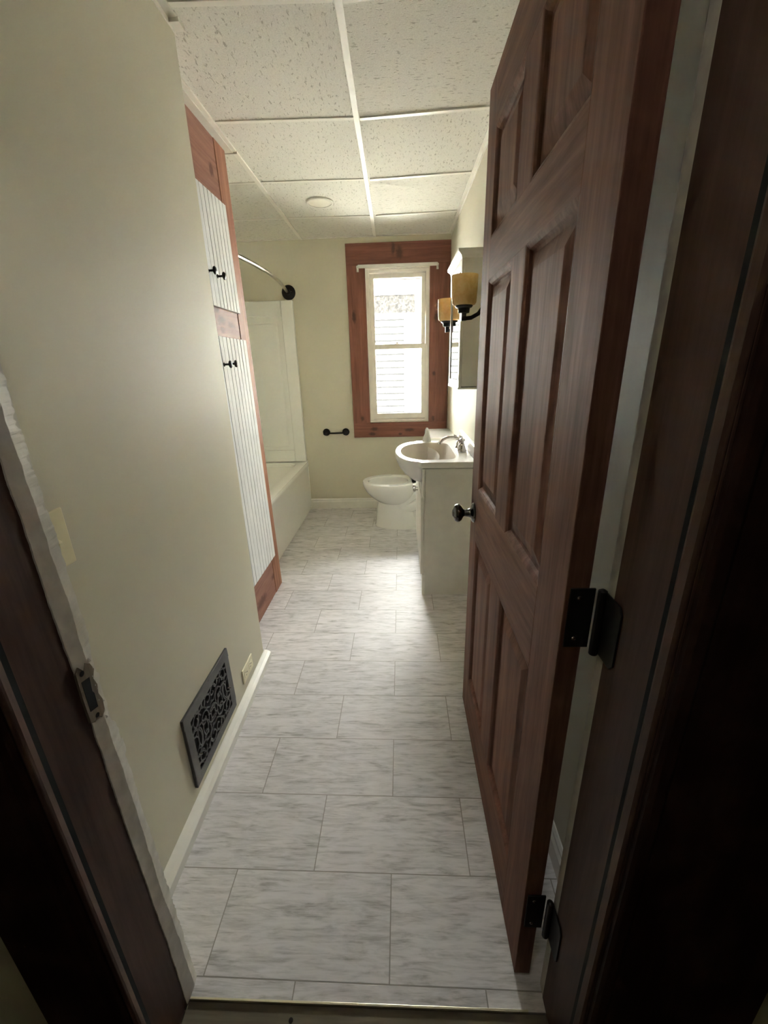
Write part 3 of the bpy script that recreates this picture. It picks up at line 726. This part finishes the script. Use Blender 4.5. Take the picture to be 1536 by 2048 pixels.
ol = thing('electrical_outlet', (-.6802, 1.455, .08), 'cream outlet mounted sideways just above the baseboard near the wall corner', 'outlet')
oxx = -.6800; ol.rotation_euler = (0, 0, .0167)
MB().box(oxx, oxx+.006, 1.395, 1.515, .082, .150).build('cover_plate', M_CREAM, ol, .003)
for yc in (1.428, 1.482):
    r = MB().prism([(yc+a, .116+b) for a, b in [(-.018, -.010), (-.012, -.015), (.012, -.015), (.018, -.010), (.018, .010), (.012, .015), (-.012, .015), (-.018, .010)]], 'x', oxx+.005, oxx+.0075).build('receptacle', M_CREAM, ol, .0008)
    MB().box(oxx+.007, oxx+.0079, yc-.008, yc+.000, .122, .1245).box(oxx+.007, oxx+.0079, yc-.008, yc+.000, .108, .1105).lathe([(.0028, 0), (.0028, .0006)], (oxx+.0073, yc+.009, .116), (1, 0, 0), 10).build('slots', M_VOID, r)
sw = thing('light_switch', (-.667, .708, .98), 'cream light switch on the left wall, half hidden by the jamb', 'light switch')
sxx = -.6675
MB().box(sxx, sxx+.006, .672, .744, .981, 1.097).build('cover_plate', M_CREAM, sw, .003)
MB().hexa([(sxx+.005, .703, 1.027), (sxx+.005, .713, 1.027), (sxx+.005, .713, 1.045), (sxx+.005, .703, 1.045)], [(sxx+.016, .704, 1.026), (sxx+.016, .712, 1.026), (sxx+.016, .712, 1.036), (sxx+.016, .704, 1.036)]).build('toggle', M_CREAM, sw, .0008)

# ================================================================== VANITY
VX, VY0, VY1 = .116, 2.262, 2.935
vn = thing('vanity_cabinet', (.27, 2.60, 0), 'white bathroom vanity cabinet under the sink', 'vanity cabinet')
VB = VX+.016
MB().box(VB, XR-.002, VY0+.002, VY0+.018, 0, .792).build('side_panel', M_VAN, vn, .001)
MB().box(VB, XR-.002, VY1-.018, VY1-.002, 0, .792).build('side_panel', M_VAN, vn, .001)
MB().box(VB+.004, XR-.002, VY0+.018, VY1-.018, .09, .70).build('carcass', M_VANDARK, vn)
MB().box(VX, VB-.0004, VY0, VY0+.032, .628, .792).box(VX+.0095, VB-.0004, VY0+.004, VY0+.032, .138, .628).box(VX+.0095, VB-.0004, VY1-.032, VY1-.004, .138, .628).box(VX, VB-.0004, VY0, VY0+.032, 0, .138).box(VX, VB-.0004, VY1-.032, VY1, 0, .138).box(VX, VB-.0004, VY1-.032, VY1, .628, .792).box(VX, VB-.0004, VY0+.032, VY1-.032, .628, .66).box(VX, VB-.0004, VY0+.032, VY1-.032, .06, .138).build('face_frame', M_VAN, vn, .001)
for a, b, ky in ((VY0+.001, 2.597, 2.565), (2.601, VY1-.001, 2.633)):
    d = MB().box(VX-.009, VX+.0085, a, b, .142, .624)
    d.loft([[(VX-.009-.0005+dx, a+i, .142+i), (VX-.0095+dx, b-i, .142+i), (VX-.0095+dx, b-i, .624-i), (VX-.0095+dx, a+i, .624-i)] for i, dx in ((.04, 0), (.05, -.004), (.065, -.004))], False, True)
    dd = d.build('cabinet_door', M_VAN, vn, .002)
    MB().lathe([(.007, 0), (.005, .003), (.005, .012), (.009, .016), (.015, .022), (.014, .030), (.005, .033)], (VX-.012, ky, .585), (-1, 0, 0), 20).build('knob', M_CHROME, dd, smooth=True)

# sink top
sk = thing('sink', (.25, 2.60, .795), 'white one-piece sink top with a bowed front and round belly over the vanity', 'sink')
cx0, cyy = .155, 2.60; N = 96
SX0, SX1, SY0, SY1 = .100, XR-.001, 2.246, 2.952
def outr(th_, grow=0.0):
    c, s_ = math.cos(th_), math.sin(th_); best = 0
    # rectangle exit distance
    tt = []
    if c > 1e-9: tt.append((SX1-cx0)/c)
    if c < -1e-9: tt.append((SX0-cx0)/c)
    if s_ > 1e-9: tt.append((SY1-cyy)/s_)
    if s_ < -1e-9: tt.append((SY0-cyy)/s_)
    best = min(tt)
    # ellipse centred (.10,2.60)
    a, b, ex = .138, .325, .10
    A = (c/a)**2+(s_/b)**2; B = 2*(cx0-ex)*c/a**2; D = ((cx0-ex)/a)**2-1
    t_ = (-B+math.sqrt(max(0, B*B-4*A*D)))/(2*A)
    return max(best, t_)
def inr(th_, sc=1.0):
    c, s_ = math.cos(th_), math.sin(th_)
    a = .163 if c > 0 else .160; b = .272; e = 6.0 if c > 0 else 2.15
    return sc*(abs(c/a)**e+abs(s_/b)**e)**(-1/e)
angs = [2*PI*k/N for k in range(N)]
def ringf(f, z, sh=0.0): return [(cx0+sh+f(t_)*math.cos(t_), cyy+f(t_)*math.sin(t_), z) for t_ in angs]
rings = [ringf(lambda t_: outr(t_)-.012, .797), ringf(lambda t_: outr(t_)-.001, .800), ringf(outr, .806), ringf(outr, .826), ringf(lambda t_: outr(t_)-.004, .8315), ringf(lambda t_: outr(t_)-.014, .8320),
         ringf(lambda t_: outr(t_)-.018, .8300), ringf(lambda t_: inr(t_)+.006, .8300), ringf(inr, .8290), ringf(lambda t_: inr(t_, .975), .820), ringf(lambda t_: inr(t_, .90), .765), ringf(lambda t_: inr(t_, .72), .715), ringf(lambda t_: inr(t_, .40), .695), ringf(lambda t_: inr(t_, .08), .690)]
MB().loft(rings[:9], False, False).build('basin_top', M_MARBLE, sk, 0, True)
MB().loft(rings[8:], False, True).build('basin_bowl', M_BASIN, sk, 0, True)
bl = []
for a, b, z_, c_ in ((.137, .323, .803, .100), (.134, .316, .785, .101), (.122, .296, .752, .104), (.100, .262, .716, .108), (.068, .215, .688, .112), (.034, .15, .668, .114), (.012, .07, .660, .115)):
    bl.append(ell(c_, 2.60, a, b, z_, 64))
MB().loft(bl[::-1], True, False).build('belly', M_MARBLE, sk, 0, True)
MB().prism([(XR-.022, .830), (XR-.001, .830), (XR-.001, .905), (XR-.016, .905), (XR-.022, .897)], 'y', SY0+.002, SY1-.002).build('backsplash', M_MARBLE, sk, .003)
MB().lathe([(.022, 0), (.022, .003), (.016, .0045), (.004, .003)], (.155, 2.6, .690), (0, 0, 1), 24).build('drain', M_CHROME, sk, smooth=True)

# faucet
fc = thing('faucet', (.365, 2.575, .832), 'chrome two-handle faucet with an arched spout on the sink', 'faucet')
FXc, FY = .366, 2.575
MB().loft([rrect(FXc-.026, FXc+.026, FY-.082, FY+.082, .025, .830), rrect(FXc-.026, FXc+.026, FY-.082, FY+.082, .025, .837), rrect(FXc-.022, FXc+.022, FY-.078, FY+.078, .021, .842)]).build('base_plate', M_CHROME, fc, smooth=True)
MB().lathe([(.024, 0), (.022, .010), (.016, .022), (.013, .036), (.014, .046), (.0115, .052)], (FXc, FY, .841), (0, 0, 1), 24).build('spout_base', M_CHROME, fc, smooth=True)
sp = []
for k in range(19):
    a = math.radians(12+150*k/18); sp.append((FXc-.062+.062*math.cos(a), FY, .878+.036*math.sin(a)))
sp = [(FXc, FY, .865)]+sp+[(FXc-.125, FY, .885), (FXc-.128, FY, .874)]
MB().tube(sp, [.010]*3+[.0095]*(len(sp)-5)+[.009, .0105], 14).build('spout', M_CHROME, fc, smooth=True)
for sg in (-1, 1):
    h = MB().lathe([(.029, 0), (.029, .004), (.026, .008), (.022, .015), (.0225, .021), (.016, .034), (.018, .040), (.012, .045), (.011, .055), (.016, .062), (.016, .071), (.007, .077)], (FXc, FY+sg*.052, .841), (0, 0, 1), 24)
    h.tube([(FXc, FY+sg*.052, .899), (FXc-.020, FY+sg*.066, .909), (FXc-.034, FY+sg*.072, .913)], [.006, .0045, .0065], 10)
    h.tube([(FXc, FY+sg*.052, .899), (FXc+.018, FY+sg*.045, .903)], [.006, .006], 10)
    h.build('handle', M_CHROME, fc, smooth=True)

# ================================================================== TOILET
tl = thing('toilet', (.04, 3.48, 0), 'white ceramic toilet without a seat, between the vanity and the far wall', 'toilet')
TYc = 3.475
m = MB()
R = []
for a, b, z_, c_ in ((.05, .04, .185, -.03), (.10, .085, .200, -.045), (.150, .125, .232, -.065), (.190, .160, .275, -.080), (.220, .188, .325, -.092), (.235, .200, .370, -.097), (.2385, .203, .398, -.098), (.235, .200, .406, -.098),
                      (.176, .145, .406, -.114), (.171, .140, .402, -.115), (.170, .139, .384, -.115), (.188, .158, .379, -.112), (.186, .156, .345, -.11), (.160, .13, .30, -.10), (.12, .09, .25, -.08), (.06, .05, .225, -.06)):
    R.append(ell(c_, TYc, a, b, z_, 56, 2.15, 2.15))
m.loft(R); m.build('bowl', M_WHITE, tl, 0, True)
m = MB(); R = []
for x0, x1, b, z_ in ((-.238, .20, .128, 0), (-.240, .20, .130, .010), (-.233, .19, .124, .022), (-.226, .12, .116, .10), (-.218, .10, .112, .18), (-.208, .10, .106, .215), (-.19, .09, .095, .222)):
    R.append(ell((x0+x1)/2, TYc, (x1-x0)/2, b, z_, 56, 2.3, 3.4))
m.loft(R); m.build('pedestal', M_WHITE, tl, 0, True)
m = MB(); m.loft([rrect(-.02, .235, TYc-.125, TYc+.125, .03, 0.0), rrect(-.02, .235, TYc-.125, TYc+.125, .03, .022), rrect(0, .225, TYc-.085, TYc+.085, .03, .04), rrect(.05, .23, TYc-.075, TYc+.075, .03, .33), rrect(.04, .25, TYc-.10, TYc+.10, .03, .37)])
m.build('rear_foot', M_WHITE, tl, 0, True)
MB().tube([(.19, TYc-.055, .335), (.12, TYc-.060, .300), (.05, TYc-.068, .255), (0, TYc-.072, .215), (-.012, TYc-.072, .185), (.015, TYc-.070, .168), (.07, TYc-.066, .175), (.13, TYc-.06, .20), (.18, TYc-.055, .20)], [.04, .04, .042, .042, .042, .042, .042, .042, .04], 18).build('trapway', M_WHITE, tl, 0, True)
MB().loft([rrect(.085, .245, TYc-.115, TYc+.115, .03, .365), rrect(.08, .245, TYc-.135, TYc+.135, .035, .395), rrect(.085, .245, TYc-.130, TYc+.130, .035, .406)]).build('deck', M_WHITE, tl, 0, True)
for s_ in (-1, 1):
    MB().lathe([(.010, 0), (.009, .004), (.003, .006), (.003, .026), (.001, .028)], (.105, TYc+s_*.104, .021), (0, 0, 1), 12).build('floor_bolt', M_BRONZE, tl, smooth=True)
MB().loft([rrect(.232, .412, TYc-.205, TYc+.205, .03, .406), rrect(.222, .418, TYc-.222, TYc+.222, .03, .52), rrect(.216, .420, TYc-.232, TYc+.232, .03, .772)]).build('tank', M_WHITE, tl, 0, True)
MB().loft([rrect(.205, .424, TYc-.243, TYc+.243, .035, .773), rrect(.203, .4245, TYc-.245, TYc+.245, .035, .790), rrect(.210, .4235, TYc-.238, TYc+.238, .035, .803)]).build('tank_lid', M_WHITE, tl, 0, True)
MB().lathe([(.010, 0), (.010, .008), (.004, .012)], (.218, TYc-.17, .715), (-1, 0, 0), 14).tube([(.210, TYc-.17, .715), (.204, TYc-.14, .708), (.204, TYc-.10, .700)], .005, 8).build('flush_lever', M_CHROME, tl, smooth=True)

# white folded cloth standing at the far end of the sink
random.seed(5)
m = MB()
def leafring(h, w0, w1, tilt): return None
def fin(cx, cyv, wid, th_, hgt, lean, z0):
    rg = []
    for k in range(9):
        t_ = k/8; w_ = wid*(1-.55*t_**2.2)*(1 if t_ < .97 else .7); tt = th_*(1-.35*t_); xo = cx+lean*t_; 
        rg.append([(xo+math.cos(a)*w_/2, cyv+math.sin(a)*tt/2*(1+.12*math.sin(3*a+k)), z0+hgt*t_) for a in [2*PI*i/20 for i in range(20)]])
    return rg
m.loft(fin(.186, 2.925, .040, .020, .092, -.006, .8325)); m.loft(fin(.168, 2.905, .044, .014, .066, .012, .8325))
m.loft(fin(.196, 2.900, .022, .012, .080, -.010, .8325))
tag(m.build('folded_cloth', plain('white_cloth', (.78, .78, .72), .85, bump=.5, bscale=500), None, 0, True), 'small white folded cloth standing at the far end of the sink', 'cloth')

# ================================================================== MEDICINE CABINET
mc = thing('medicine_cabinet', (.37, 2.50, 1.215), 'grey-white mirrored medicine cabinet hung on the right wall above the sink', 'medicine cabinet')
MX, MY0, MY1, MZ0, MZ1 = .308, 2.335, 2.800, 1.216, 1.835
MB().box(MX+.016, XR-.0005, MY0+.004, MY1-.004, MZ0+.006, MZ1).build('body', M_VAN, mc, .0015)
m = MB().box(MX, MX+.015, MY0, MY0+.034, MZ0, MZ1-.012).box(MX, MX+.015, MY1-.034, MY1, MZ0, MZ1-.012).box(MX, MX+.015, MY0+.034, MY1-.034, MZ0, MZ0+.034).box(MX, MX+.015, MY0+.034, MY1-.034, MZ1-.046, MZ1-.012)
df = m.build('door_frame', M_TRIM, mc, .002)
MB().box(MX+.006, MX+.010, MY0+.034, MY1-.034, MZ0+.034, MZ1-.046).build('mirror', M_MIRROR, df)
m = MB().loft([rrect(MX-.002, XR-.0005, MY0-.002, MY1+.002, .001, MZ1-.010, 1), rrect(MX-.006, XR-.0005, MY0-.006, MY1+.006, .001, MZ1+.002, 1), rrect(MX-.020, XR-.0005, MY0-.018, MY1+.018, .001, MZ1+.014, 1), rrect(MX-.022, XR-.0005, MY0-.020, MY1+.020, .001, MZ1+.026, 1)])
m.build('crown', M_TRIM, mc, 0)
MB().box(MX-.004, XR-.0005, MY0-.004, MY1+.004, MZ0-.008, MZ0+.001).build('bottom_trim', M_TRIM, mc, .001)

# ================================================================== SCONCES
def sconce(y_, label, xs_=.300, zb=1.592):
    s_ = thing('wall_sconce', (XR, y_, zb), label, 'wall sconce', 'amber wall sconces beside the medicine cabinet')
    MB().lathe([(.034, .000), (.050, .004), (.056, .012), (.059, .060), (.0605, .126), (.0575, .126), (.056, .062), (.053, .016), (.040, .007), (.004, .006)], (xs_, y_, zb), (0, 0, 1), 40).build('shade', M_AMBER, s_, smooth=True)
    m = MB().lathe([(.040, .0035), (.041, -.002), (.036, -.008), (.028, -.010), (.026, -.030), (.018, -.032)], (xs_, y_, zb), (0, 0, 1), 28)
    m.box(xs_-.011, xs_+.011, y_-.011, y_+.011, zb-.064, zb-.028)
    m.build('cup', M_BLACKMET, s_, smooth=True)
    pts = [(xs_, zb-.055), (xs_+.035, zb-.052), (xs_+.068, zb-.035), (xs_+.090, zb-.005), (xs_+.100, zb+.035), (xs_+.104, zb+.07)]
    n = len(pts); vs = []
    for i, (a, b) in enumerate(pts):
        da = pts[min(i+1, n-1)][0]-pts[max(i-1, 0)][0]; db = pts[min(i+1, n-1)][1]-pts[max(i-1, 0)][1]; l = math.hypot(da, db)
        nx, nz = -db/l*.009, da/l*.009
        vs += [(a-nx, y_-.009, b-nz), (a-nx, y_+.009, b-nz), (a+nx, y_+.009, b+nz), (a+nx, y_-.009, b+nz)]
    fs = [(0, 1, 2, 3), (4*n-1, 4*n-2, 4*n-3, 4*n-4)]+[(4*i+k, 4*i+4+k, 4*i+4+(k+1) % 4, 4*i+(k+1) % 4) for i in range(n-1) for k in range(4)]
    MB().add(vs, fs).build('arm', M_BLACKMET, s_, .002, True)
    MB().loft([[(XR-.0005, a, b) for _, a, b in []] or rrect(0, 1, 0, 1, .1, 0)], False, False) if False else None
    MB().box(XR-.020, XR-.0005, y_-.05, y_+.05, zb-.03, zb+.13).build('back_plate', M_BLACKMET, s_, .006)
sconce(2.165, 'nearer amber glass wall sconce, beside the open door edge')
sconce(2.900, 'farther amber glass wall sconce, between the cabinet and the window')
